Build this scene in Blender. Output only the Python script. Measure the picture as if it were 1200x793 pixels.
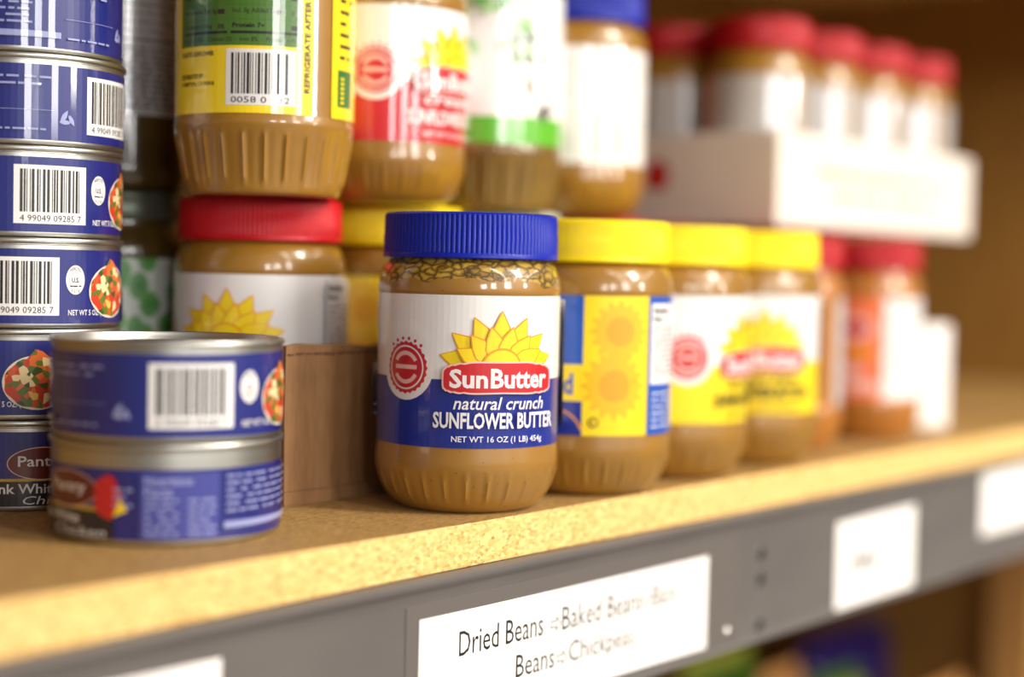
import bpy, bmesh, math, random
from mathutils import Vector, Matrix
from math import sin, cos, pi, radians, asin, sqrt
random.seed(7)
S = bpy.context.scene
C = S.collection
for o in list(bpy.data.objects): bpy.data.objects.remove(o)

# ------------------------------------------------------------------ camera
YAW, PITCH, ROLL = 0.68867, 0.04510, 0.02259
CAM = Vector((-0.5505, -0.4403, 0.1101))
FPX = 1847.0
cd = bpy.data.cameras.new('camera'); cam = bpy.data.objects.new('camera', cd); C.objects.link(cam)
fd = Vector((cos(YAW)*cos(PITCH), sin(YAW)*cos(PITCH), -sin(PITCH)))
rt = Vector((sin(YAW), -cos(YAW), 0)); up = rt.cross(fd)
r2 = rt*cos(ROLL) + up*sin(ROLL); u2 = up*cos(ROLL) - rt*sin(ROLL)
cam.matrix_world = Matrix((( r2.x, u2.x, -fd.x, CAM.x), (r2.y, u2.y, -fd.y, CAM.y), (r2.z, u2.z, -fd.z, CAM.z), (0, 0, 0, 1)))
cd.sensor_width = 23.5; cd.lens = FPX/1200*23.5
cd.clip_start = 0.01; cd.clip_end = 100
cd.dof.use_dof = True; cd.dof.focus_distance = 0.684; cd.dof.aperture_fstop = 1.34
S.camera = cam

# ------------------------------------------------------------------ world, lamps, exposure
W = bpy.data.worlds.new('world'); S.world = W; W.use_nodes = True
bg = W.node_tree.nodes['Background']
bg.inputs[0].default_value = (1.0, 0.93, 0.84, 1); bg.inputs[1].default_value = 0.16
def area(name, loc, target, sx, sy, power, col=(1, .97, .93)):
    l = bpy.data.lights.new(name, 'AREA'); l.shape = 'RECTANGLE'; l.size = sx; l.size_y = sy
    l.energy = power; l.color = col
    o = bpy.data.objects.new(name, l); C.objects.link(o); o.location = loc
    o.rotation_euler = (Vector(target)-Vector(loc)).to_track_quat('-Z', 'Y').to_euler()
    return o
# high windows in the wall on the other side of the room: the main light, low and frontal
for x, w in ((-3.75, .85), (-2.15, .70), (-.10, .95)):
    area('far_light', (x, -6.0, 1.22), (x*.6, 0, 1.1), w, 1.15, 54*w, (1, .985, .97))
area('far_light', (2.75, -6.0, 1.18), (1.6, 0, 1.1), .42, .55, 52, (1, .95, .86))  # not a window: stands for a small warm lamp that glints on jar shoulders
# ceiling tubes running across the room
for x in (-.2, .9, 2.2):
    area('ceiling_tube', (x, -3.3, 1.72), (x, -3.3, 0), 0.14, 4.6, 26, (1, .93, .82))
# the fixture in the aisle in front of this bay
area('aisle_lamp', (0.55, -1.45, 1.15), (0.35, 0, 0.0), 0.25, .8, 22, (1, .94, .84))
S.view_settings.view_transform = 'Standard'; S.view_settings.look = 'None'
S.view_settings.exposure = 0.55; S.view_settings.gamma = 1.0
S.view_settings.use_curve_mapping = False

# ------------------------------------------------------------------ materials
MATS = {}
def lin(c): return tuple(((v/255)/12.92 if v/255 <= .04045 else ((v/255+.055)/1.055)**2.4) for v in c)
def mat(name, rgb, rough=.5, metal=0, coat=0, spec=.5, sss=0):
    if name in MATS: return MATS[name]
    m = bpy.data.materials.new(name); m.use_nodes = True
    b = m.node_tree.nodes['Principled BSDF']
    b.inputs['Base Color'].default_value = (*lin(rgb), 1)
    b.inputs['Roughness'].default_value = rough; b.inputs['Metallic'].default_value = metal
    b.inputs['Coat Weight'].default_value = coat; b.inputs['Coat Roughness'].default_value = .04
    b.inputs['Specular IOR Level'].default_value = spec
    MATS[name] = m; return m
def N(m, t, **kw):
    n = m.node_tree.nodes.new(t)
    for k, v in kw.items():
        if k in n.inputs.keys(): n.inputs[k].default_value = v
        else: setattr(n, k, v)
    return n
def L(m, a, ao, b, bi): m.node_tree.links.new(a.outputs[ao], b.inputs[bi])
def ramp(m, stops, interp='LINEAR'):
    r = N(m, 'ShaderNodeValToRGB'); r.color_ramp.interpolation = interp
    while len(r.color_ramp.elements) < len(stops): r.color_ramp.elements.new(.5)
    for e, (p, c) in zip(r.color_ramp.elements, stops):
        e.position = p; e.color = (*lin(c), 1)
    return r
def coords(m, scale=(1, 1, 1)):
    t = N(m, 'ShaderNodeTexCoord'); mp = N(m, 'ShaderNodeMapping'); mp.inputs['Scale'].default_value = scale
    L(m, t, 'Object', mp, 'Vector'); return mp
def bsdf(m): return m.node_tree.nodes['Principled BSDF']
def add_bump(m, src, out, strength, dist):
    b = N(m, 'ShaderNodeBump'); b.inputs['Strength'].default_value = strength; b.inputs['Distance'].default_value = dist
    L(m, src, out, b, 'Height'); L(m, b, 'Normal', bsdf(m), 'Normal'); return b

def chipboard(name, base, scale, contrast):
    m = mat(name, (200, 150, 90), .62); mp = coords(m, scale)
    v = N(m, 'ShaderNodeTexVoronoi'); v.inputs['Scale'].default_value = 1; v.inputs['Randomness'].default_value = 1
    nz = N(m, 'ShaderNodeTexNoise'); nz.inputs['Scale'].default_value = 1.3; nz.inputs['Detail'].default_value = 5
    L(m, mp, 'Vector', nz, 'Vector'); L(m, mp, 'Vector', v, 'Vector')
    sep = N(m, 'ShaderNodeSeparateColor'); L(m, v, 'Color', sep, 'Color')
    mx = N(m, 'ShaderNodeMath', operation='ADD'); mul = N(m, 'ShaderNodeMath', operation='MULTIPLY')
    mul.inputs[1].default_value = contrast
    L(m, sep, 'Red', mul, 0); L(m, mul, 'Value', mx, 0); L(m, nz, 'Fac', mx, 1)
    dv = N(m, 'ShaderNodeMath', operation='DIVIDE'); dv.inputs[1].default_value = 1 + contrast; L(m, mx, 'Value', dv, 0)
    r = ramp(m, base); L(m, dv, 'Value', r, 'Fac'); L(m, r, 'Color', bsdf(m), 'Base Color')
    add_bump(m, dv, 'Value', .35, .0006); return m
BOARD = chipboard('particleboard', [(.10, (92, 54, 22)), (.22, (176, 122, 62)), (.36, (226, 178, 104)), (.58, (240, 198, 124)), (.85, (250, 216, 150))], (430, 760, 760), .8)
BOARD_TOP = chipboard('particleboard_face', [(.08, (104, 74, 34)), (.4, (160, 122, 66)), (.6, (180, 142, 82)), (.9, (200, 164, 102))], (420, 700, 700), .45)
PANEL = chipboard('hardboard', [(.1, (118, 84, 34)), (.5, (148, 108, 46)), (.9, (160, 120, 54))], (90, 90, 14), .2)
WOOD = chipboard('pine', [(.1, (170, 120, 62)), (.5, (196, 146, 84)), (.9, (212, 164, 100))], (120, 120, 8), .2)
CARD = chipboard('corrugated_cardboard', [(.1, (122, 86, 52)), (.5, (144, 104, 66)), (.9, (160, 118, 78))], (320, 320, 60), .25)
def noisy(name, a, b, scale, rough=.5, metal=0, coat=0, bump=0, dist=.0005):
    m = mat(name, a, rough, metal, coat); mp = coords(m, scale)
    nz = N(m, 'ShaderNodeTexNoise'); nz.inputs['Scale'].default_value = 1; nz.inputs['Detail'].default_value = 4
    L(m, mp, 'Vector', nz, 'Vector'); r = ramp(m, [(.3, a), (.7, b)]); L(m, nz, 'Fac', r, 'Fac')
    L(m, r, 'Color', bsdf(m), 'Base Color')
    if bump: add_bump(m, nz, 'Fac', bump, dist)
    return m
STEEL = noisy('grey_painted_steel', (95, 89, 86), (103, 97, 93), (12, 40, 40), .42)
TIN = noisy('tinplate', (186, 184, 178), (200, 198, 190), (30, 30, 300), .36, 1.0, 0, .12, .0002)
BUTTER = noisy('nut_butter_behind_clear_plastic', (148, 104, 30), (160, 114, 36), (40, 40, 60), .35, 0, .9, .1)
BUTTER2 = noisy('dark_nut_butter_behind_glass', (70, 54, 20), (82, 64, 24), (40, 40, 60), .3, 0, 1.0)
BUTTER3 = noisy('olive_brown_butter_behind_clear_plastic', (108, 80, 30), (120, 90, 36), (40, 40, 60), .35, 0, .9)
PEANUT = noisy('peanut_butter_behind_clear_plastic', (168, 104, 34), (180, 114, 40), (40, 40, 60), .35, 0, .9)
# oily crunchy butter: mottled pattern under the shoulder only
OILY = mat('separated_oil_and_seeds', (165, 115, 50), .35, 0, 1.0)
mp = coords(OILY, (175, 175, 300)); v = N(OILY, 'ShaderNodeTexVoronoi', feature='DISTANCE_TO_EDGE'); v.inputs['Scale'].default_value = 1
nzz = N(OILY, 'ShaderNodeTexNoise'); nzz.inputs['Scale'].default_value = .9
mixv = N(OILY, 'ShaderNodeVectorMath', operation='ADD'); L(OILY, mp, 'Vector', nzz, 'Vector'); L(OILY, mp, 'Vector', mixv, 0); L(OILY, nzz, 'Color', mixv, 1); L(OILY, mixv, 'Vector', v, 'Vector')
rr = ramp(OILY, [(.0, (62, 42, 10)), (.08, (128, 96, 30)), (.28, (186, 150, 56))]); L(OILY, v, 'Distance', rr, 'Fac')
tc = N(OILY, 'ShaderNodeTexCoord'); sx = N(OILY, 'ShaderNodeSeparateXYZ'); L(OILY, tc, 'Object', sx, 'Vector')
wob = N(OILY, 'ShaderNodeTexNoise'); wob.inputs['Scale'].default_value = 45; L(OILY, tc, 'Object', wob, 'Vector')
w1 = N(OILY, 'ShaderNodeMath', operation='MULTIPLY_ADD'); w1.inputs[1].default_value = .016; L(OILY, wob, 'Fac', w1, 0); L(OILY, sx, 'Z', w1, 2)
w2 = N(OILY, 'ShaderNodeMath', operation='GREATER_THAN'); w2.inputs[1].default_value = .1115; L(OILY, w1, 'Value', w2, 0)
mm = N(OILY, 'ShaderNodeMixRGB'); L(OILY, w2, 'Value', mm, 'Fac'); L(OILY, rr, 'Color', mm, 'Color2')
sp = N(OILY, 'ShaderNodeTexVoronoi'); sp.inputs['Scale'].default_value = 190; L(OILY, tc, 'Object', sp, 'Vector')
rs = ramp(OILY, [(.0, (60, 36, 14)), (.05, (116, 78, 28)), (.1, (158, 112, 40))]); L(OILY, sp, 'Distance', rs, 'Fac'); L(OILY, rs, 'Color', mm, 'Color1')
L(OILY, mm, 'Color', bsdf(OILY), 'Base Color')
# food photograph on the cans
FOOD = mat('printed_salad_photo', (200, 90, 50), .35, 0, .3); mp = coords(FOOD, (330, 330, 330))
v = N(FOOD, 'ShaderNodeTexVoronoi'); v.inputs['Scale'].default_value = 1; L(FOOD, mp, 'Vector', v, 'Vector')
s_ = N(FOOD, 'ShaderNodeSeparateColor'); L(FOOD, v, 'Color', s_, 'Color')
rf = ramp(FOOD, [(0, (200, 60, 34)), (.25, (226, 110, 50)), (.4, (96, 116, 40)), (.58, (238, 214, 160)), (.72, (60, 82, 30)), (.86, (214, 84, 44)), (.95, (240, 190, 90))], 'CONSTANT')
L(FOOD, s_, 'Red', rf, 'Fac'); L(FOOD, rf, 'Color', bsdf(FOOD), 'Base Color')
# pale label with green leaves
LEAF = mat('printed_leaf_pattern', (220, 226, 214), .4, 0, .5); mp = coords(LEAF, (105, 105, 80))
v = N(LEAF, 'ShaderNodeTexVoronoi'); v.inputs['Scale'].default_value = 1; L(LEAF, mp, 'Vector', v, 'Vector')
rf = ramp(LEAF, [(0, (60, 130, 60)), (.50, (104, 164, 90)), (.60, (206, 212, 204))]); L(LEAF, v, 'Distance', rf, 'Fac'); L(LEAF, rf, 'Color', bsdf(LEAF), 'Base Color')

def P(n, c, rough=.38, coat=.9): return mat('print_'+n, c, rough, 0, coat)
WHITE = P('white', (236, 232, 230)); PINKW = P('pale_pink', (240, 190, 180)); RED = P('red', (200, 24, 34)); BLUE = P('royal_blue', (14, 38, 140))
MID = P('mid_blue', (28, 84, 180)); YEL = P('yellow', (250, 216, 16)); ORA = P('orange', (232, 150, 16)); BLK = P('black', (26, 22, 22)); GRN = P('green', (72, 114, 34))
DGRN = P('dark_green', (40, 110, 40)); GRY = P('grey', (120, 116, 116)); NAVY = P('navy', (25, 33, 116)); NAVYD = P('dark_navy', (14, 16, 34)); MAR = P('maroon', (96, 12, 20))
LBLU = P('pale_blue', (150, 156, 204)); CREAM = P('cream', (232, 222, 200)); LORA = P('light_orange', (240, 120, 70)); SALM = P('salmon', (226, 96, 80)); LGRN = P('light_green', (120, 200, 40))
BAND = P('bright_green_band', (92, 176, 30)); SGRY = P('silver_grey', (186, 186, 192)); DGOLD = P('gold', (200, 160, 40)); SUNF = P('sunflower_yellow', (238, 186, 20))
LID = {n: mat('lid_'+n, c, .42, 0, .04, .3) for n, c in dict(blue=(8, 32, 158), red=(194, 8, 24), yellow=(255, 222, 14), pale=(214, 222, 196), dark=(112, 120, 106), pb=(172, 4, 16)).items()}
bsdf(LID['dark']).inputs['Metallic'].default_value = .6
PAPER = mat('white_paper', (246, 240, 236), .6); INK = mat('black_ink', (20, 16, 16), .6)
CTN = noisy('white_coated_cardboard', (228, 216, 204), (236, 224, 213), (30, 30, 30), .5)
HOLE = mat('dark_hole', (40, 36, 35), .7)
TAPE = mat('clear_label_holder', (104, 97, 93), .3, 0, .35)

# ------------------------------------------------------------------ mesh helpers
def link(name, bm, mats, parent=None, smooth=True, angle=None):
    me = bpy.data.meshes.new(name); bm.to_mesh(me); bm.free()
    for m in (mats if isinstance(mats, (list, tuple)) else [mats]): me.materials.append(m)
    if smooth:
        for p in me.polygons: p.use_smooth = True
        if angle: me.set_sharp_from_angle(angle=radians(angle))
    o = bpy.data.objects.new(name, me); C.objects.link(o)
    if parent: o.parent = parent
    return o
def thing(name, label, cat, loc=(0, 0, 0), rotz=0, group=None):
    o = bpy.data.objects.new(name, None); C.objects.link(o); o.empty_display_size = .02
    o.location = loc; o.rotation_euler = (0, 0, rotz); o['label'] = label; o['category'] = cat
    if group: o['group'] = group
    return o
def tag(o, label, cat, group=None):
    o['label'] = label; o['category'] = cat
    if group: o['group'] = group
    return o
def lathe(prof, seg, mod=None, cap=True):
    bm = bmesh.new(); rings = []
    for i, (r, z) in enumerate(prof):
        ring = []
        for k in range(seg):
            t = 2*pi*k/seg; q = r + (mod(t, z, k) if mod else 0)
            ring.append(bm.verts.new((q*cos(t), q*sin(t), z)))
        rings.append(ring)
    for a, b in zip(rings, rings[1:]):
        for k in range(seg): bm.faces.new((a[k], a[(k+1) % seg], b[(k+1) % seg], b[k]))
    if cap:
        bm.faces.new(list(reversed(rings[0]))); bm.faces.new(rings[-1])
    return bm
def box(bm, x0, x1, y0, y1, z0, z1, bev=0, mi=0):
    r = bmesh.ops.create_cube(bm, size=1)
    vs = r['verts']
    for v in vs: v.co = Vector(((x0+x1)/2 + v.co.x*(x1-x0), (y0+y1)/2 + v.co.y*(y1-y0), (z0+z1)/2 + v.co.z*(z1-z0)))
    fs = {f for v in vs for f in v.link_faces}
    for f in fs: f.material_index = mi
    if bev:
        es = list({e for v in vs for e in v.link_edges})
        bmesh.ops.bevel(bm, geom=es, offset=bev, segments=2, affect='EDGES', profile=.5, material=mi)
    return bm
def newbox(*a, **k): return box(bmesh.new(), *a, **k)

# ---- flat print, wrapped on a cylinder (units: metres; u = arc length, v = height)
TXT = {}
def text_mesh(s, off=0, shear=0):
    key = (s, off, shear)
    if key in TXT: return TXT[key]
    cu = bpy.data.curves.new('text', 'FONT'); cu.body = s; cu.size = 1; cu.offset = off; cu.shear = shear; cu.resolution_u = 2
    o = bpy.data.objects.new('text', cu); C.objects.link(o); bpy.context.view_layer.update()
    me = o.to_mesh(); vs = [tuple(v.co) for v in me.vertices]; fs = [tuple(p.vertices) for p in me.polygons]
    o.to_mesh_clear(); bpy.data.objects.remove(o); bpy.data.curves.remove(cu)
    x0 = min(v[0] for v in vs); x1 = max(v[0] for v in vs); y0 = min(v[1] for v in vs); y1 = max(v[1] for v in vs)
    TXT[key] = ([((v[0]-x0)/(x1-x0), (v[1]-y0)/(y1-y0)) for v in vs], fs); return TXT[key]
class Print:
    LAY = .00006
    def __init__(s): s.bm = bmesh.new(); s.mats = []; s.n = 0; s.auto = 0
    def mi(s, m):
        if m not in s.mats: s.mats.append(m)
        return s.mats.index(m)
    def poly(s, pts, m, z=None):
        if z is None: z = s.auto
        vs = [s.bm.verts.new((a, b, z*s.LAY)) for a, b in pts]
        f = s.bm.faces.new(vs); f.material_index = s.mi(m)
        f.normal_update()
        if f.normal.z < 0: f.normal_flip()
        return f
    def nx(s): s.auto += 1
    def rect(s, u0, u1, v0, v1, m, z=None): s.poly([(u0, v0), (u1, v0), (u1, v1), (u0, v1)], m, z)
    def disc(s, u, v, ru, rv, m, z=None, n=28, wave=0, k=0):
        s.poly([(u+ru*cos(2*pi*i/n)*(1+wave*cos(k*2*pi*i/n)), v+rv*sin(2*pi*i/n)*(1+wave*cos(k*2*pi*i/n))) for i in range(n)], m, z)
    def arc(s, u, v, r0, r1, a0, a1, m, z=None, n=14):
        for i in range(n):
            t0 = radians(a0+(a1-a0)*i/n); t1 = radians(a0+(a1-a0)*(i+1)/n)
            s.poly([(u+r0*cos(t0), v+r0*sin(t0)), (u+r1*cos(t0), v+r1*sin(t0)), (u+r1*cos(t1), v+r1*sin(t1)), (u+r0*cos(t1), v+r0*sin(t1))], m, z)
    def text(s, t, u0, u1, v0, v1, m, z=None, off=0, shear=0, rot=False, arch=0):
        vs, fs = text_mesh(t, off, shear)
        if z is None: z = s.auto
        bv = []
        for a, b in vs:
            if rot: u = u1-(u1-u0)*b; v = v0+(v1-v0)*a
            else: u = u0+(u1-u0)*a; v = v0+(v1-v0)*b + arch*(1-(2*a-1)**2)
            bv.append(s.bm.verts.new((u, v, z*s.LAY)))
        mi = s.mi(m)
        for f in fs:
            try:
                g = s.bm.faces.new([bv[i] for i in f]); g.material_index = mi; g.normal_update()
                if g.normal.z < 0: g.normal_flip()
            except ValueError: pass
    def words(s, u0, u1, v, h, m, z=None, fill=.8):
        u = u0
        while u < u1-h:
            w = min(random.uniform(1.4, 4.5)*h, u1-u); s.rect(u, u+w, v, v+h*.62, m, z); u += w+h*random.uniform(.5, .9)
            if random.random() > fill: u += h
    def barcode(s, u0, u1, v0, v1, m=None, digits=None):
        s.rect(u0, u1, v0, v1, WHITE); s.nx()
        w = u1-u0; u = u0+w*.08; bot = v0+(v1-v0)*.2
        while u < u1-w*.1:
            b = w*random.choice((.012, .012, .024, .036)); s.rect(u, u+b, bot, v1-(v1-v0)*.07, BLK); u += b+w*random.choice((.012, .02, .03))
        if digits: s.text(digits, u0+w*.08, u1-w*.08, v0+(v1-v0)*.04, v0+(v1-v0)*.15, BLK)
        s.nx()
    def wrap(s, name, R, parent, step=.0028, v0=None):
        us = [v.co.x for v in s.bm.verts]; a = min(us); b = max(us)
        k = math.floor(a/step)
        bmesh.ops.triangulate(s.bm, faces=[f for f in s.bm.faces if len(f.verts) > 4])
        while k*step < b:
            if k*step > a:
                bmesh.ops.bisect_plane(s.bm, geom=s.bm.verts[:]+s.bm.edges[:]+s.bm.faces[:], plane_co=(k*step, 0, 0), plane_no=(1, 0, 0), dist=1e-7)
            k += 1
        for v in s.bm.verts:
            u, h, z = v.co; t = u/R; q = R + .00022 + z
            v.co = (q*cos(t), q*sin(t), h)
        return link(name, s.bm, s.mats, parent, smooth=False)
    def flat(s, name, M, parent, extra=None):
        if extra: extra(s)
        for v in s.bm.verts: v.co = M @ v.co
        return link(name, s.bm, s.mats, parent, smooth=False)

def dup(root, loc=None, rotz=None, label=None, group=None):
    r = root.copy(); C.objects.link(r)
    if loc is not None: r.location = loc
    if rotz is not None: r.rotation_euler = (0, 0, rotz)
    if label: r['label'] = label
    if group: r['group'] = group
    for ch in list(root.children):
        c = ch.copy(); C.objects.link(c); c.parent = r
        for g in list(ch.children):
            d = g.copy(); C.objects.link(d); d.parent = c
    return r
def face_cam(x, y): return math.atan2(CAM.y-y, CAM.x-x)

# ------------------------------------------------------------------ the setting
o = link('floor', newbox(-6, 6, -28, 3, -1.05, -1.0), noisy('grey_concrete', (128, 122, 114), (150, 144, 134), (3, 3, 3), .5), smooth=False); o['kind'] = 'structure'
o = link('wall_back', newbox(-6, 6, .70, .76, -1.0, 2.3), noisy('beige_wall_paint', (190, 176, 150), (198, 184, 158), (2, 2, 2), .7), smooth=False); o['kind'] = 'structure'

def upart(name, bm, m, label=None, cat=None, **k):
    o = link(name, bm, m, None, **k)
    if label: tag(o, label, cat)
    return o
XL, XR = -1.3, 1.10
# board: face material on top, chip edge in front
bm = bmesh.new(); box(bm, XL, XR, 0, .50, -.019, 0, .0006)
bm.normal_update()
for f in bm.faces: f.material_index = 0 if abs(f.normal.z) > .7 else 1
board = upart('shelf_board', bm, [BOARD_TOP, BOARD], 'thick particleboard shelf with a raw speckled front edge, carrying the jars and cans', 'shelf', smooth=False)
def rail(z, label, x1=XR):
    # profile in (y, z): a rolled channel under and in front of the board
    pr = [(.004, -.0192), (-.0035, -.0192), (-.0048, -.0200), (-.0052, -.0215), (-.0048, -.0232), (-.0034, -.0245), (-.0026, -.0262), (-.0024, -.0300),
          (-.0024, -.0860), (-.0030, -.0885), (-.0042, -.0905), (-.0040, -.0918), (-.0020, -.0924), (.012, -.0924), (.012, -.0910), (0, -.0908), (0, -.0210), (.004, -.0205)]
    bm = bmesh.new(); a = [bm.verts.new((XL, y, z+q)) for y, q in pr]; b = [bm.verts.new((x1, y, z+q)) for y, q in pr]
    n = len(pr)
    for i in range(n): bm.faces.new((a[i], a[(i+1) % n], b[(i+1) % n], b[i]))
    bm.faces.new(list(reversed(a))); bm.faces.new(b)
    bmesh.ops.recalc_face_normals(bm, faces=bm.faces)
    return upart('front_rail', bm, STEEL, label, 'rail', smooth=True, angle=38)
fr = rail(0, 'grey painted steel rail along the front of the jar shelf, carrying paper labels')
def disc_y(x, z, r, y0, y1, m, name, parent, rim=None):
    bm = bmesh.new(); bmesh.ops.create_cone(bm, cap_ends=True, segments=24, radius1=r, radius2=r*.8, depth=abs(y1-y0), matrix=Matrix.Translation((x, (y0+y1)/2, z)) @ Matrix.Rotation(pi/2, 4, 'X'))
    o = link(name, bm, m, parent, angle=40); return o
for z in (-.0434, -.0570, -.0828):
    disc_y(.2005, z, .0038, -.0024, -.0027, HOLE, 'screw_hole', fr)
    bm = bmesh.new()
    bmesh.ops.create_cone(bm, cap_ends=False, segments=24, radius1=.0048, radius2=.0039, depth=.0006, matrix=Matrix.Translation((.2005, -.0026, z)) @ Matrix.Rotation(pi/2, 4, 'X'))
    link('hole_rim', bm, STEEL, fr)
RIVET = mat('polished_rivet', (220, 216, 210), .18, 1)
bm = bmesh.new(); bmesh.ops.create_uvsphere(bm, u_segments=20, v_segments=10, radius=.0034, matrix=Matrix.Translation((.1675, -.0024, -.0812)) @ Matrix.Diagonal((1, .55, 1, 1)))
link('rivet', bm, RIVET, fr)
upart('back_panel', newbox(XL, XR, .5005, .506, -.98, .90), PANEL, 'brown hardboard panel closing the back of the shelf bay', 'panel', smooth=False)
upart('end_panel', newbox(XR+.0005, XR+.012, 0, .506, -.98, .90), PANEL, 'brown hardboard panel closing the far right end of the shelf bay', 'panel', smooth=False)
upart('wooden_upright', newbox(XR-.022, XR-.0005, .176, .226, -.40, -.0195, .001), WOOD, 'light wooden upright under the shelf at the bottom right corner', 'post', smooth=False)
upart('shelf_board', newbox(XL, XR, 0, .499, .425, .444, .0006), BOARD, 'particleboard shelf above the jars, out of the picture', 'shelf', smooth=False)
rail(.444, 'grey steel rail of the shelf above, out of the picture')
upart('shelf_board', newbox(XL, XR, 0, .499, -.450, -.431, .0006), BOARD_TOP, 'lower particleboard shelf carrying the packets', 'shelf', smooth=False)
rail(-.431, 'grey steel rail of the shelf below, out of the picture')

# ------------------------------------------------------------------ paper labels on the rail
def paper(name, label, x0, x1, z0, z1, texts, tilt=0):
    root = thing(name, label, 'label', (x0, -.0029, z0), 0)
    root.rotation_euler = (0, tilt, 0)
    w, h = x1-x0, z1-z0
    bm = newbox(0, w, -.0003, 0, 0, h, .0001)
    link('paper', bm, PAPER, root, smooth=False)
    if texts:
        p = Print()
        for t in texts: t(p)
        M = Matrix(((1, 0, 0, 0), (0, 0, -1, -.00034), (0, 1, 0, 0), (0, 0, 0, 1)))
        p.flat('printed_text', M, root)
    return root
def T(s, a, b, c, d, off=0): return lambda p: p.text(s, a, b, c, d, INK, off=off)
def ARW(x, z, w, h, th=.0006):
    def f(p):  # outlined right-pointing block arrow
        q = [(x, z-h*.22), (x+w*.55, z-h*.22), (x+w*.55, z-h*.5), (x+w, z), (x+w*.55, z+h*.5), (x+w*.55, z+h*.22), (x, z+h*.22)]
        for i in range(len(q)):
            a, b = Vector(q[i]), Vector(q[(i+1) % len(q)]); d = (b-a).normalized(); n = Vector((-d.y, d.x))*th*.5; e = d*th*.5
            p.poly([tuple(a-n-e), tuple(b-n+e), tuple(b+n+e), tuple(a+n-e)], INK)
    return f
X0 = -.0755; Z0 = -.0850
texts = [T('Dried Beans', .0250, .0828, .0292, .0400), ARW(.0885, .0330, .0072, .0062), T('Baked Beans', .0968, .1612, .0292, .0400), ARW(.1626, .0335, .0062, .0056), T('Black', .1700, .1915, .0292, .0400),
         T('Beans', .0638, .0915, .0130, .0232), ARW(.0938, .0165, .0072, .0062), T('Chickpeas', .1025, .1548, .0102, .0232)]
paper('paper_label', 'long white paper label reading Dried Beans and Chickpeas on the grey rail', X0, .1456, Z0, -.0362, texts, .006)
paper('paper_label', 'squarish white paper label with small black letters, right of the punched holes', .2865, .3915, -.0885, -.0362,
      [lambda p: [p.rect(x, x+w_, .017+(k % 3)*.002, .033-(k % 2)*.004, INK) for k, (x, w_) in enumerate(((.0175, .0016), (.0210, .0012), (.0245, .0030), (.0300, .0014), (.0335, .0034), (.0390, .0030), (.0440, .0016), (.0475, .0024), (.0525, .0012)))], lambda p: p.rect(.0125, .0131, .012, .036, GRY), lambda p: p.rect(.066, .0672, .022, .033, INK), lambda p: p.rect(.083, .0842, .022, .033, INK)], -.004)
paper('paper_label', 'white paper label at the far right end of the grey rail in view', .4975, .6000, -.0690, -.0262, [], 0)
paper('paper_label', 'blank corner of a white paper label at the bottom left on the rail', -.3500, -.1805, -.0850, -.0330, [], 0)
bm = newbox(-.083, .176, -.0028, -.0024, -.0870, -.0300, .0002)
tape = link('label_holder', bm, TAPE, fr, smooth=False)

# ------------------------------------------------------------------ jars
FL = 26
def flute(z0, z1, amp):
    def f(t, z, k):
        if z <= z0 or z >= z1: return 0
        a = min(1, (z-z0)/.003, (z1-z)/.003); ph = (t*FL/(2*pi)) % 1; d = min(ph, 1-ph)
        return a*amp*(math.exp(-(d/.075)**2) - .35*math.exp(-((d-.2)/.08)**2))
    return f
def smooth_prof(pts, n=3):
    out = []
    for i in range(len(pts)-1):
        p0 = pts[max(i-1, 0)]; p1 = pts[i]; p2 = pts[i+1]; p3 = pts[min(i+2, len(pts)-1)]
        for j in range(n):
            t = j/n; out.append(tuple(.5*((2*p1[q]) + (-p0[q]+p2[q])*t + (2*p0[q]-5*p1[q]+4*p2[q]-p3[q])*t*t + (-p0[q]+3*p1[q]-3*p2[q]+p3[q])*t**3) for q in (0, 1)))
    out.append(pts[-1]); return out
def mm_(l): return [(a/1000, b/1000) for a, b in l]
def body_bm(H, lab0, lab1, R=42.0, neck=37.0, seg=208):
    k = R/42.0; l0, l1 = lab0*1000, lab1*1000
    if lab0 > .034:   # the taller jar tapers straight to a wide foot
        p = [(33.6*k, 0), (35.2*k, .5), (36.2*k, 2.4), (37.2*k, 8), (38.7*k, 16), (40.3*k, 24), (41.7*k, 29.5), (42.2*k, 32), (42.0*k, 34.2), (41.75*k, l0-.4)]
    else:
        p = [(26.5*k, 0), (30.2*k, .5), (33.4*k, 2.3), (36.0*k, 5.2), (38.4*k, 9.6), (40.4*k, 14.6), (41.9*k, 19.5), (42.3*k, 22.5), (42.1*k, 26), (41.75*k, l0-.4)]
    q = [(41.75*k, l1+.4), (42.1*k, l1+1.6), (41.9*k, l1+5), (41.0*k, l1+9.5), (39.3*k, l1+12.8), (neck*k, l1+15.2), (neck*k-.6, l1+17)]
    prof = smooth_prof(mm_(p)) + [(.0417*k, l0/1000+.0002)] + [(.0417*k, l1/1000-.0002)] + smooth_prof(mm_(q)) + [((neck-.6)*k/1000, H-.004)]
    return lathe(prof, seg, flute(.0035, .0290 if lab0 > .034 else .0205, .0009 if lab0 > .034 else .00055))
def lid_bm(R=.040, h=.020, n=110):
    def m(t, z, k):
        if z < .0024 or z > h-.0013: return 0
        return (-.00055, -.0001, 0.0, -.0001)[k % 4]
    prof = [(R-.0018, 0), (R-.0002, 0), (R+.0002, .0004), (R+.0002, .0018), (R, .0022), (R, .0026), (R, .0105), (R-.0002, .0109), (R-.0003, h-.0016), (R-.0005, h-.0010), (R-.0014, h-.0002), (R-.0026, h), (R-.006, h), (R-.0068, h-.0006)]
    return lathe(prof, n*4, m)
MESH = {}
def shared(key, make):
    if key not in MESH: MESH[key] = make()
    return MESH[key]
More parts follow.
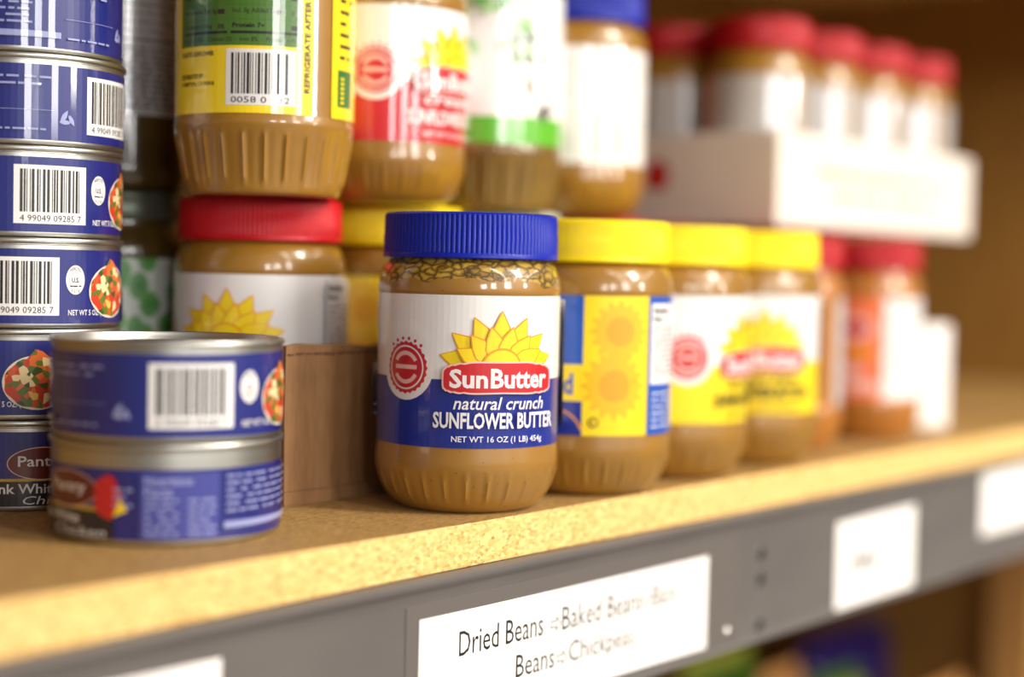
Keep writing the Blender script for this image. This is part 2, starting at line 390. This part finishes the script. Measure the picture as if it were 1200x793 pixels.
def inst(name, key, make, m, parent, loc=(0, 0, 0), angle=None):
    """a part sharing its mesh with alike parts, its colour set on the object"""
    if key in MESH:
        o = bpy.data.objects.new(name, MESH[key]); C.objects.link(o); o.parent = parent
    else:
        o = link(name, make(), m, parent, angle=angle); MESH[key] = o.data
    o.location = loc
    o.material_slots[0].link = 'OBJECT'; o.material_slots[0].material = m
    return o
def jar(label, x, y, z, lid, body=None, kind='std', design=None, rot=0, group=None, z_off=0):
    """rot: arc-length shift in metres of the label design, seen from the camera"""
    a = face_cam(x, y)
    R = {'std': .042, 'tall': .042, 'slim': .036, 'mini': .035}[kind]
    t = thing('nut_butter_jar', label, 'jar', (x, y, z), a, group)
    body = body or BUTTER
    H, l0, l1 = {'std': (.134, .0305, .0975), 'tall': (.158, .036, .119), 'slim': (.134, .028, .095), 'mini': (.133, .028, .095)}[kind]
    inst('jar_body', 'body'+kind, lambda: body_bm(H, l0, l1, R*1000), body, t, angle=50)
    lr = {'std': .040, 'tall': .040, 'slim': .0345, 'mini': .0335}[kind]
    inst('lid', 'lid'+kind, lambda: lid_bm(lr, .0205, 110 if lr > .036 else 90), LID[lid], t, (0, 0, H-.0205), angle=30)
    if design:
        k = design.__name__ if hasattr(design, '__name__') else str(design)
        key = (k, kind)
        if key in MESH:
            o = bpy.data.objects.new('printed_label', MESH[key]); C.objects.link(o); o.parent = t
        else:
            p = Print(); design(p, l0, l1); o = p.wrap('printed_label', R*.0417/.042, t); MESH[key] = o.data
        o.rotation_euler = (0, 0, rot/(R*.0417/.042))
    return t

def petal(p, u, v, ang, ln, w, off):
    pts = []
    d = Vector((sin(ang), cos(ang))); n = Vector((d.y, -d.x))
    for tt, ww in ((0, .45), (.25, .85), (.5, 1), (.72, .72), (.9, .28), (1, 0)): pts.append((tt, ww))
    out = [Vector((u, v)) + d*(ln*a) + n*(w*.5*b) for a, b in pts] + [Vector((u, v)) + d*(ln*a) - n*(w*.5*b) for a, b in reversed(pts[:-1])]
    p.poly([tuple(q) for q in out], off)
def sun(p, u, v, s=1.0, y=YEL, edge=ORA):
    for row, (ln, w, n, sp, r0) in enumerate(((.0265, .0108, 7, 76, .004), (.0200, .0098, 6, 62, .004))):
        for i in range(n):
            a = radians(-sp + 2*sp*i/(n-1))
            l = ln*s*(1.0-.05*abs(sin(a)))
            p.nx(); petal(p, u+sin(a)*.004*s, v, a, l, w*s, edge)
            p.nx(); petal(p, u+sin(a)*.0045*s, v+.0003, a, l-.0013*s, (w-.0012)*s, y)
    p.nx(); p.arc(u, v, 0.00001, .0095*s, 0, 180, edge); p.nx(); p.arc(u, v, 0.00001, .0086*s, 0, 180, y)
def seal(p, u, v, r=.0105):
    p.nx(); p.disc(u, v, r*1.27, r*1.27, WHITE)
    p.nx(); p.disc(u, v, r, r, RED, n=96, wave=.035, k=24)
    p.nx(); p.arc(u, v, r*.80, r*.86, 0, 360, WHITE, n=30)
    p.arc(u, v, r*.48, r*.64, 28, 152, PINKW); p.arc(u, v, r*.48, r*.64, 208, 332, PINKW)
    p.rect(u-r*.55, u+r*.55, v-r*.06, v+r*.10, PINKW)
    for a in range(50, 131, 16): p.disc(u+r*1.13*cos(radians(a)), v+r*1.13*sin(radians(a)), r*.07, r*.07, RED, n=8)
def logo(p, u, v, s=1.0, main=WHITE, z=None):
    w, h = .0255*s, .0050*s
    def blob(g, m):
        pts = []; n = 64
        for i in range(n):
            t = 2*pi*i/n; c, q = cos(t), sin(t); e = .35
            x = (w+g)*abs(c)**e*(1 if c >= 0 else -1); yy = (h+g)*abs(q)**e*(1 if q >= 0 else -1)
            yy += .0016*s*(1-(x/w)**2) if q > 0 else 0
            b = 1+.035*cos(t*22)
            pts.append((u+x*1.0, v+yy*b))
        p.poly(pts, m)
    p.nx(); blob(.0019*s, PINKW); p.nx(); blob(.0011*s, RED)
    p.nx(); p.text('Sun', u-.0240*s, u-.0070*s, v-.0042*s, v+.0046*s, main, off=.03); p.text('Butter', u-.0058*s, u+.0240*s, v-.0042*s, v+.0050*s, main, off=.03)
CIRC = .131
def facts(p, u0, u1, v0, v1, h=.0026, head=True, m=BLK, mg=GRY):
    v = v1
    if head:
        p.text('Nutrition', u0+.0008, min(u1-.001, u0+.0135), v-h*1.35, v-h*.1, m, off=.035); v -= h*1.75
        p.text('Facts', u0+.0008, u0+.0080, v-h*1.25, v, m, off=.035); v -= h*1.9
    while v > v0+h: p.words(u0+.001, u1-.001, v-h*.7, h*.62, mg); v -= h*1.05
def d_sun(bottom, txt, l1, l2, l3=None, white_only=False):
    def f(p, v0, v1):
        p.rect(-CIRC+.002, CIRC-.002, v0, v1, WHITE); p.nx()
        mid = v0+.0300
        p.rect(-CIRC+.002, CIRC-.002, v0, mid, bottom)
        seal(p, -.0300, v0+.0345, .0114)
        sun(p, .0145, v0+.0350, .97); logo(p, .0150, v0+.0305, .95)
        p.nx(); p.text(l1, -.0060, .0360, v0+.0172, v0+.0228, txt, off=.012, shear=.25)
        p.text(l2, -.0145, .0430, v0+.0088, v0+.0160, txt, off=.028); p.text('NET WT 16 OZ (1 LB) 454g', -.0065, .0355, v0+.0022, v0+.0056, txt, off=.012)
        # nutrition panel and side marks
        p.rect(.0630, .0900, v0+.006, v1-.002, WHITE); p.nx(); p.rect(.0630, .0634, v0+.006, v1-.002, BLK)
        facts(p, .0640, .0895, v0+.008, v1-.004)
        p.rect(-.0520, -.0512, v1-.014, v1-.004, MID); p.words(-.054, -.0505, v0+.0120, .0012, LBLU); p.words(-.054, -.0505, v0+.0160, .0012, LBLU)
        p.barcode(-.095, -.066, v0+.010, v0+.034, digits='0 12345 00')
    return f
d_crunch = d_sun(BLUE, WHITE, 'natural crunch', 'SUNFLOWER BUTTER'); d_crunch.__name__ = 'crunch'
d_yellow = d_sun(YEL, BLK, 'No Sugar Added', 'SUNFLOWER BUTTER'); d_yellow.__name__ = 'yellow'
d_red = d_sun(RED, WHITE, 'creamy', 'SUNFLOWER BUTTER'); d_red.__name__ = 'red'
def d_side(p, v0, v1):
    p.rect(-CIRC+.002, CIRC-.002, v0, v1, WHITE); p.nx()
    p.rect(-.052, -.002, v0+.034, v1, MID); p.rect(-.052, -.002, v0+.0165, v0+.034, YEL); p.rect(-.052, -.002, v0, v0+.0165, BLUE); p.nx()
    p.text('Added', -.0330, -.0065, v0+.0195, v0+.0300, MID, off=.03)
    for i in range(5): p.words(-.050, -.021, v1-.007-.005*i, .0022, WHITE)
    p.arc(-.016, v0-.002, .0140, .0150, 20, 100, ORA)
    p.rect(-.002, .0320, v0, v1, YEL); p.nx()
    for (u, v, r) in ((.016, v0+.050, .0115), (.0135, v0+.024, .0125)):
        for i in range(16):
            petal(p, u, v, 2*pi*i/16, r*1.35, .0065, SUNF)
        p.nx(); p.disc(u, v, r*.62, r*.62, mat('print_sunflower_heart', (222, 160, 24), .4)); p.nx()
    p.disc(.0035, v0+.0065, .0026, .0026, BLK); p.nx(); p.disc(.0035, v0+.0065, .0019, .0019, YEL); p.nx(); p.text('K', .0026, .0044, v0+.0052, v0+.0078, BLK)
    p.rect(.0320, .0640, v0, v1, MID); p.nx(); p.rect(.0335, .0625, v0+.0245, v1-.0035, WHITE); p.nx()
    facts(p, .0345, .0620, v0+.026, v1-.005, .0024)
    for i in range(6): p.words(.0350, .0615, v0+.0035+.0032*i, .0013, WHITE)
def d_mixed(p, v0, v1):   # the tall jar: green facts box, barcode, tall side note
    p.rect(-.110, .0225, v0, v1, YEL); p.nx()
    p.rect(-.047, .0158, v0+.0300, v1-.002, GRN); p.nx()
    v = v1-.006; rows = ['Total Fat 16g', 'Sat. Fat 2g', 'Trans Fat 0g', 'Polyunsat. Fat 9g', 'Monounsat. Fat 3g', 'Cholesterol 0mg']
    r2 = ['Sodium 120mg', 'Total Carb. 4g', 'Fiber 3g', 'Total Sugars <1g', 'Incl. 0g Added Sugars', 'Protein 7g']
    top = v0+.0300+.0455
    p.rect(-.0440, -.0185, top, top+.0010, BLK); p.rect(-.0160, .0140, top, top+.0010, BLK)
    p.text('Serving size 2 Tbsp', -.0440, -.0185, top+.004, top+.0064, BLK); p.text('Calories 200', -.0160, .0100, top+.004, top+.0072, BLK, off=.03)
    for i in range(6):
        y = top-.0052-.0066*i
        ww = min(.0012*len(rows[i]), .021); p.text(rows[i], -.0435, -.0435+ww, y, y+.0024, BLK, off=.01)
        p.text(('20%', '8%', '', '', '', '0%')[i] or '-', -.0225, -.0190, y, y+.0022, BLK, off=.03)
        bold = .035 if i in (0, 1, 5) else .0
        ww = min(.00145*len(r2[i]), .024); p.text(r2[i], -.0152, -.0152+ww, y, y+.0027, BLK, off=bold)
        p.text(('4%', '2%', '9%', '', '0%', '')[i] or '-', .0112, .0140, y, y+.0022, BLK)
        if i < 5: p.rect(-.0440, .0140, y-.0024, y-.0022, DGRN)
    y = top-.0415; p.rect(-.0440, -.0175, y+.0012, y+.0024, BLK); p.rect(-.0160, .0140, y+.0012, y+.0024, BLK)
    p.text('Vitamin D 0%  -  Calcium 2%  -  Iron 8%  -  Potassium 4%', -.0450, .0140, v0+.0318, v0+.0338, BLK)
    for i, t in enumerate(('ROASTED SUNFLOWER', 'DISTRIBUTED BY', 'COMPTON, CA 91018')):
        y = v0+(.0255, .0155, .0120)[i]; p.text(t, (-.046, -.046, -.046)[i], (-.0242, -.0300, -.0240)[i], y, y+.0022, BLK, off=.02)
    p.barcode(-.0180, .0135, v0+.0035, v0+.0285, digits='0058 0 132')
    p.text('REFRIGERATE AFTER OPENING', .0178, .0206, v0+.010, v0+.0720, BLK, rot=True, off=.02)
    # the front half of the wrap begins beyond a strip of bare jar
    p.nx(); p.rect(.0330, .150, v0, v1, YEL); p.nx()
    for i in range(11): p.words(.0385, .0480+.001*(i % 3), v0+.0275+.0052*i, .0026, BLK)
    p.rect(.0372, .0500, v0+.0055, v0+.0225, DGRN); p.nx(); [p.rect(.0395, .0425, v0+.0070+.0022*k, v0+.0082+.0022*k, YEL) for k in range(6)]
LEAVES = [P('pale_leaf', (176, 214, 150)), P('soft_leaf', (142, 194, 112)), P('mid_leaf', (112, 172, 96))]
def d_leafy(p, v0, v1):
    p.rect(-CIRC+.003, CIRC-.003, v0, v1, WHITE); p.nx(); p.rect(-CIRC+.003, CIRC-.003, v0, v0+.0145, BAND)
    for i in range(42):
        u = -.034+.060*random.random(); v = v1-.006-.036*random.random()**1.3
        petal(p, u, v, random.uniform(-1.3, 1.3), .009, .0048, random.choice(LEAVES)); p.nx()
    p.words(.0120, .0340, v1-.0290, .0060, GRY); p.words(.0160, .0330, v1-.0380, .0040, GRY)
    p.disc(.0270, v1-.050, .0055, .0045, PINKW); p.disc(.0330, v0+.018, .004, .004, GRY)
def d_faint(p, v0, v1):
    p.rect(-CIRC+.003, CIRC-.003, v0, v1, WHITE); p.nx()
    for i in range(17): p.words(-.033, -.004, v1-.006-.0034*i, .0015, GRY, fill=.9)
    p.rect(-.002, -.0015, v0+.004, v1-.004, GRY)
    p.rect(.006, .034, v0+.004, v0+.030, CREAM)
    for i in range(6): p.words(.008, .032, v1-.008-.0045*i, .0018, GRY)
def d_peanut(p, v0, v1):
    p.rect(-.112, .112, v0, v1, WHITE); p.nx()
    p.rect(-.0300, .0110, v0, v1, LORA); p.nx(); p.disc(-.008, v0+.047, .013, .0085, PINKW, n=20); p.nx(); p.disc(-.008, v0+.047, .009, .005, RED)
    p.disc(-.006, v0+.0310, .012, .004, ORA); p.nx()
    p.words(-.0250, .0080, v0+.0150, .0120, PINKW); p.words(-.0250, .0080, v0+.0050, .0110, PINKW)
    for i in range(9): p.words(.0150, .040, v1-.006-.0055*i, .0016, GRY)
LABG = P('label_grey_white', (186, 180, 176))
def d_tray(p, v0, v1):
    p.rect(-.075, .033, v0, v1, LABG); p.rect(.0385, .095, v0, v1, LABG); p.nx(); p.rect(-.048, -.033, v0, v1, LORA)
    for i in range(10): p.words(-.032, -.006, v1-.006-.005*i, .0016, SGRY)
    for i in range(5): p.words(.002, .026, v1-.010-.008*i, .0022, SGRY)
    p.nx()

# front row
def J(*a, **k): return jar(*a, **k)
J('blue-lidded jar with a blue and white sunflower label, at the front of the row', -.0010, .0378, 0, 'blue', OILY, design=d_crunch)
J('yellow-lidded jar directly right of the blue-lidded one, yellow and blue side panel out', .0852, .0336, 0, 'yellow', design=d_side)
J('middle of the three front yellow-lidded jars, red seal showing on its label', .1700, .0400, 0, 'yellow', design=d_yellow, rot=.0390)
J('rightmost yellow-lidded jar in the front row, sunflower logo facing out', .2563, .0440, 0, 'yellow', design=d_yellow, rot=-.0050)
J('red-lidded jar wedged behind the last yellow-lidded jar of the front row', .3380, .0640, 0, 'pb', PEANUT, kind='slim', design=d_tray, rot=.110)
J('last red-lidded front jar, salmon and white label, under the white carton', .4386, .0585, 0, 'pb', PEANUT, kind='slim', design=d_peanut)
# second row, in cardboard trays
TZ = .0065
J('red-lidded jar with a white sunflower label, in the tray behind the loose cans', -.0257, .1545, TZ, 'red', design=d_red, rot=-.030)
J('yellow-lidded jar in the cardboard tray, half hidden behind the blue-lidded jar', .0630, .1530, TZ, 'yellow', design=d_side, rot=-.027)
J('pale-lidded jar in the tray, only its lid showing above the blue lid', .1475, .1520, TZ, 'pale', BUTTER, design=d_faint)
J('red-lidded jar in the tray hidden behind the yellow-lidded jars, below the carton end', .2330, .1520, TZ, 'red', design=d_red)
J('red-lidded jar under the middle of the white carton, in the second tray', .3600, .1560, TZ, 'red', design=d_red)
J('red-lidded jar under the right half of the white carton, in the second tray', .4900, .1560, TZ, 'red', design=d_red)
# stacked on the second row
UZ = TZ+.134
J('tall jar with a yellow and green nutrition label, stacked on the red-lidded jar', -.0468, .1290, UZ, 'yellow', kind='tall', design=d_mixed)
J('stacked jar with a red and white label, left of the green-banded one', .0400, .1345, UZ, 'red', design=d_red, rot=.0250)
J('tall stacked jar with a white leaf label and a bright green band', .1250, .1370, UZ, 'pale', BUTTER3, kind='tall', design=d_leafy)
J('blue-lidded jar with a plain white label, upper level, beside the white carton', .2080, .1385, UZ, 'blue', design=d_faint)

def tray(label, x0, x1, y0, y1, h, fold):
    t = thing('cardboard_tray', label, 'tray', (x0, y0, 0)); w, d = x1-x0, y1-y0; th = .003
    link('tray_floor', newbox(0, w, 0, d, 0, TZ-.0002, .0003), CARD, t, smooth=False)
    # front wall, slightly bowed, its top folded over with a ragged perforation below the fold
    bm = bmesh.new(); nx, nz = 40, 12; g = {}
    for side in (0, 1):
        for i in range(nx+1):
            for j in range(nz+1):
                u, v = i/nx, j/nz
                y = .0015*sin(pi*u)*v + .0006*sin(9*u+3*v) + side*th
                zz = TZ + v*(h-TZ) + (.0007*sin(31*u)+.0005*sin(77*u) if j == nz else 0)
                g[side, i, j] = bm.verts.new((u*w, y, zz))
    for side in (0, 1):
        for i in range(nx):
            for j in range(nz):
                q = [g[side, i, j], g[side, i+1, j], g[side, i+1, j+1], g[side, i, j+1]]
                bm.faces.new(q if side == 0 else q[::-1])
    for i in range(nx):
        bm.faces.new((g[0, i, nz], g[0, i+1, nz], g[1, i+1, nz], g[1, i, nz])); bm.faces.new((g[1, i, 0], g[1, i+1, 0], g[0, i+1, 0], g[0, i, 0]))
    for j in range(nz):
        bm.faces.new((g[0, 0, j+1], g[1, 0, j+1], g[1, 0, j], g[0, 0, j])); bm.faces.new((g[0, nx, j], g[1, nx, j], g[1, nx, j+1], g[0, nx, j+1]))
    wl = link('front_wall', bm, CARD, t, smooth=True, angle=40)
    bm = bmesh.new(); u = 0.001
    while u < w-.002:
        l = random.uniform(.002, .005); zc = h-fold+random.uniform(-.0003, .0003)
        box(bm, u, u+l, .0004, .0018, zc, zc+random.uniform(.0004, .0009)); u += l+random.uniform(.0006, .002)
    link('torn_perforation', bm, mat('cardboard_shadow_gap', (88, 54, 30), .9), wl, smooth=False).location = (0, -.0010, 0)
    for k, xx in enumerate((0, w-.0012)):
        link('end_wall', newbox(xx, xx+.0012, th+.0005, d, TZ, h-.002, .0004), CARD, t, smooth=False)
    link('back_wall', newbox(th, w-th, d-.0014, d, TZ, h-.002, .0004), CARD, t, smooth=False)
tray('brown cardboard tray between the loose cans and the blue-lidded jar', -.0695, .2780, .0865, .1990, .0725, .0042)
tray('brown cardboard tray holding the jars beneath the white carton', .3000, .5420, .1080, .2030, .0500, .0042)

# ------------------------------------------------------------------ white carton of jars
cx0, cy0, cL, cD, cH, th = .3290, .0690, .298, .146, .0605, .0022
ct = thing('display_carton', 'open white carton of red-capped jars resting across the jar lids at the right', 'carton', (cx0, cy0, UZ+.0002))
for nm, b in (('carton_floor', (0, cL, 0, cD, 0, th)), ('long_side', (0, cL, 0, th, th, cH)), ('long_side', (0, cL, cD-th, cD, th, cH)), ('short_side', (0, th, th, cD-th, th, cH)), ('short_side', (cL-th, cL, th, cD-th, th, cH))):
    link(nm, newbox(*b, .0006), CTN, ct, smooth=False)
p = Print()
p.words(.055, .245, .034, .0080, SALM); p.words(.075, .225, .020, .0070, SALM)
bm2 = p.flat('faint_print', Matrix(((1, 0, 0, 0), (0, 0, -1, -.0001), (0, 1, 0, 0), (0, 0, 0, 1))), ct)
for m_ in range(len(bm2.data.materials)): bm2.data.materials[m_] = mat('print_faint_tan', (190, 150, 120), .5)
p = Print(); p.disc(-.0920, .0330, .0100, .0105, RED)
p.flat('red_dot', Matrix(((0, 0, -1, -.0001), (1, 0, 0, 0), (0, 1, 0, 0), (0, 0, 0, 1))) @ Matrix.Diagonal((-1, 1, 1, 1)), ct)
proto = None
places = ('at the near left corner of the carton', 'second from the left along the carton front', 'third from the left along the carton front', 'at the far right of the carton front')
for i in range(4):
    for j in range(2):
        x, y = cx0+.0390+.0730*i, cy0+.0385+.0695*j
        lb = 'small red-capped jar ' + (places[i] if j == 0 else ('behind the near left corner jar, beside the blue-lidded jar' if i == 0 else 'in the back row of the carton, column %s' % ('two', 'three', 'four')[i-1]))
        if proto is None: proto = J(lb, x, y, UZ+th+.0003, 'pb', BUTTER, kind='mini', design=d_tray, rot=-.002, group='red-capped jars in the white carton')
        else: dup(proto, (x, y, UZ+th+.0003), face_cam(x, y)+random.uniform(-.25, .1), lb)

# ------------------------------------------------------------------ two stacked glass jars at the left
def glass(label, x, y, z, design):
    t = thing('glass_jar', label, 'jar', (x, y, z), face_cam(x, y))
    prof = smooth_prof(mm_([(27, 0), (30.5, .8), (32.6, 3.2), (33.6, 7), (33.9, 11)])) + mm_([(33.7, 12)]) + mm_([(33.7, 111)]) + smooth_prof(mm_([(33.9, 112.5), (33.4, 117), (31.2, 122), (29.2, 125.5), (28.6, 128), (28.6, 130)]))
    inst('jar_body', 'glassbody', lambda: lathe(prof, 96), BUTTER2, t)
    lp = mm_([(29.6, 0), (30.4, .3), (30.6, 1.4), (30.0, 2.4), (30.0, 10.5), (30.5, 11.3), (30.6, 12.2), (30.1, 13.4), (28.8, 14.2), (26.5, 14.3), (25.5, 13.6)])
    inst('lid', 'glasslid', lambda: lathe(lp, 96), LID['dark'], t, (0, 0, .1300), angle=40)
    p = Print(); design(p); p.wrap('printed_label', .0337, t); return t
def g_low(p):
    p.rect(-.085, .085, .016, .1105, LEAF); p.nx(); [p.rect(.0245+.0006*(k % 2), .0278-.0006*(k % 3), .062+.0034*k, .0642+.0034*k, BLK) for k in range(9)]
def g_up(p):
    p.rect(-.085, .085, .037, .1085, SGRY); p.nx()
    p.rect(-.006, .0275, .0975, .0982, BLK); p.rect(-.006, .0275, .0735, .0742, BLK)
    for i, t in enumerate(('Serving Size', 'Total Fat 8g', 'Saturated Fat 1g', 'Trans Fat 0g', 'Cholesterol 0mg', 'Sodium 10mg', 'Total Carbohydrate')):
        y = .1000-.0043*i; p.text(t, (-.004 if i % 3 else -.0045)+(.003 if i in (2, 3) else 0), .010+.0012*len(t)*.8, y-.0012, y+.0012, BLK, off=.02)
    for i in range(11): p.words(-.020, .0280, .0405+.0029*i, .0020, mat('print_charcoal', (66, 64, 66), .5), fill=.95)
glass('dark-lidded glass jar with a green leaf-print label, behind the loose cans', -.0500, .2342, 0, g_low)
glass('glass jar with a grey nutrition label stacked on the dark-lidded leaf-print jar', -.0494, .2346, .1444, g_up)

# ------------------------------------------------------------------ cans
CH = .0393
def can_label(p, bare=.0010):
    R = .044; c = pi*R; b = .0024; t = CH-.0036-bare
    p.rect(-c, c, b, t, NAVY); p.nx()
    # barcode, seal, recycling mark
    p.barcode(-.0030, .0290, b+.0035, t-.0035, digits='4 99049 09285 7')
    p.disc(.0365, b+.0190, .0046, .0064, WHITE, n=30); p.nx(); p.arc(.0365, b+.0190, .0030, .00315, 0, 360, GRY, n=20)
    p.text('INSPECTED', .0337, .0393, b+.0222, b+.0236, BLK, arch=.0009); p.text('U.S.', .0347, .0383, b+.0178, b+.0200, BLK, off=.03); p.words(.0338, .0394, b+.0160, .0009, BLK); p.text('P-2118', .0345, .0385, b+.0134, b+.0148, BLK)
    p.text('NET WT 5 OZ. (142g)', .0330, .0570, b+.0028, b+.0060, WHITE, off=.012)
    p.nx()
    petal(p, -.0155, b+.008, radians(30), .006, .0022, LBLU); petal(p, -.0120, b+.011, radians(150), .005, .002, LBLU); petal(p, -.0115, b+.008, radians(-90), .005, .002, LBLU)
    # salad plate
    p.nx(); p.disc(.0580, b+.0140, .0145, .0118, CREAM, n=40); p.nx(); p.disc(.0580, b+.0140, .0137, .0110, FOOD, n=40, wave=.03, k=9)
    p.nx(); p.poly([(.0480, b+.016), (.0530, b+.0235), (.0570, b+.0285), (.0600, b+.0275), (.0660, b+.0225), (.0690, b+.015)], FOOD)
    # front panel
    p.nx(); p.poly([(.0760, b), (.1300, b), (.1300, b+.0125), (.0900, b+.0120), (.0760, b+.0165)], DGOLD)
    p.nx(); p.rect(.0760, .1300, b, b+.0108, NAVYD); p.nx()
    p.disc(.1085, b+.0185, .0150, .0072, PINKW, n=36); p.nx(); p.disc(.1085, b+.0185, .0146, .0068, MAR, n=36); p.nx()
    p.text('Pantry', .0980, .1180, b+.0158, b+.0218, WHITE, off=.01)
    p.text('Chunk White', .0790, .1150, b+.0055, b+.0098, WHITE, off=.015)
    p.text('Chicken', .1000, .1270, b+.0008, b+.0044, WHITE, shear=.2)
    p.disc(.1275, b+.0165, .0055, .0085, RED, n=20, wave=.06, k=5); p.nx(); p.poly([(.1300, b+.009), (.1355, b+.0115), (.1325, b+.016)], YEL)
    # nutrition and ingredients
    for i in range(3): p.words(.1302, c-.001, b+.019-.003*i, .0018, LBLU)
    p.rect(-.1365, -.1080, b+.0010, t-.0010, mat('print_slate_blue', (62, 66, 146), .38, 0, .35)); p.nx()
    p.text('Nutrition', -.1350, -.1180, t-.0058, t-.0025, LBLU, off=.02); p.text('Facts', -.1350, -.1250, t-.0100, t-.0066, LBLU, off=.02)
    v = t-.0120
    while v > b+.002: p.words(-.1350, -.1230, v, .0014, LBLU); p.words(-.1195, -.1090, v, .0014, LBLU); v -= .0026
    p.rect(-.1060, -.0480, b+.0040, b+.0066, LBLU)
    v = t-.0035
    while v > b+.009: p.words(-.1050, -.0600, v, .0015, LBLU, fill=.75); v -= .0027
    p.words(-.045, -.020, t-.006, .0015, LBLU); p.words(-.045, -.022, t-.009, .0015, LBLU); p.words(-.045, -.020, b+.004, .0013, LBLU)
    p.rect(-.0460, -.0190, b+.0125, b+.0127, LBLU)
def can_body():
    h = CH*1000
    pr = mm_([(39.5, 0.3), (42.2, 0), (43.2, .2), (43.7, .7), (43.95, 1.4), (43.95, 2.2), (43.95, h-3.2), (43.6, h-2.9), (43.6, h-2.6), (44.6, h-2.3), (44.9, h-1.9), (44.95, h-.6), (44.6, h-.1), (43.8, h), (43.1, h-.3), (42.8, h-1.2), (42.6, h-3.4), (42.0, h-4.0), (40.5, h-3.7), (39.6, h-3.2), (38.8, h-3.2), (34.0, h-3.6), (33.4, h-3.2), (32.6, h-3.2), (32.0, h-3.7), (12, h-3.7)])
    return lathe(pr, 128)
def can(name_label, x, y, z, rot, s=1.0, bare=.0012, group=None):
    t = thing('food_can', name_label, 'can', (x, y, z), face_cam(x, y), group)
    t.scale = (s, s, 1)
    inst('can_body', 'can', can_body, TIN, t, angle=45)
    key = ('canlabel', bare)
    if key in MESH:
        o = bpy.data.objects.new('printed_label', MESH[key]); C.objects.link(o); o.parent = t
    else:
        p = Print(); can_label(p, bare); o = p.wrap('printed_label', .0440, t); MESH[key] = o.data
    o.rotation_euler = (0, 0, rot/.044); return t
sx_, sy_ = -.1395, .1880
names = ['bottom can of the tall stack, dark band and maroon oval facing out', 'second can up in the tall stack, salad photo facing out',
         'third can up in the tall stack, cropped barcode and salad photo', 'fourth can up in the tall stack, full barcode facing out',
         'fifth can up in the tall stack, barcode at its right side', 'topmost visible can of the tall stack, only small print showing']
for i, r in enumerate((-.0995, -.0500, -.0130, .0, .0310, .0640)):
    can('blue can, '+names[i], sx_+(.0010, -.0006, .0004, 0, .0007, -.0003)[i], sy_+(-.0006, .0004, 0, .0003, -.0004, 0)[i], i*CH+.0001*(i+1), r, group='stacked blue cans at the left edge')
can('lower of the two loose blue cans at the front left, nutrition print facing out', -.1430, .0765, .0002, .1270, 1.045, .0060)
can('upper of the two loose blue cans at the front left, barcode facing out', -.1435, .0760, CH+.0004, -.0040, 1.045)

# ------------------------------------------------------------------ small white carton at the end of the shelf
sm = thing('small_carton', 'small plain white carton standing alone beyond the last red-lidded jar', 'carton', (.5420, .0600, 0), radians(-34))
link('carton_body', newbox(-.0120, .0120, -.0090, .0090, .0002, .074, .0007), PAPER, sm, smooth=False)
link('top_flap', newbox(-.0115, .0115, -.0085, .0085, .0740, .0754, .0004), PAPER, sm, smooth=False)

# ------------------------------------------------------------------ goods on the shelf below
LZ = -.431
def pack(label, x, y, w, d, h, m, m2, rz=0):
    t = thing('food_packet', label, 'packet', (x, y, LZ+.0004), rz)
    bm = bmesh.new(); n = 8
    for i in range(n+1):
        for j in range(n+1): pass
    bmesh.ops.create_cube(bm, size=1); bmesh.ops.subdivide_edges(bm, edges=bm.edges[:], cuts=7, use_grid_fill=True)
    for v in bm.verts:
        c = v.co.copy(); pu = (1-(2*c.x)**2)*(1-(2*(c.z))**2)
        v.co = Vector((c.x*w, c.y*d*(.35+.65*max(0, pu)**.4), (c.z+.5)*h))
    link('packet_body', bm, m, t)
    link('top_seal', newbox(-w*.49, w*.49, -.0012, .0012, h-.0005, h+.014, .0003), m2, t, smooth=False)
    link('printed_panel', newbox(-w*.3, w*.3, -d*.505, -d*.49, h*.35, h*.75, .0004), m2, t, smooth=False)
GP = mat('green_packet_film', (54, 100, 30), .35); TP = mat('tan_packet_film', (196, 140, 82), .4); OP = mat('olive_packet_film', (150, 156, 56), .35); PP = mat('purple_packet_film', (40, 26, 96), .35)
pack('dark green packet on the shelf below, leftmost of those in view', .6130, .2800, .11, .06, .196, GP, OP)
pack('tan packet on the shelf below, between the green and olive packets', .7150, .2800, .085, .05, .165, TP, TP)
pack('olive green packet on the shelf below, right of the tan packet', .8200, .2750, .10, .05, .143, OP, GP)
pack('dark purple packet behind the others on the shelf below', .9850, .3500, .19, .05, .142, PP, PP)
pack('rightmost tan packet on the shelf below, in front of the purple packet', .9300, .2100, .09, .05, .124, TP, TP)
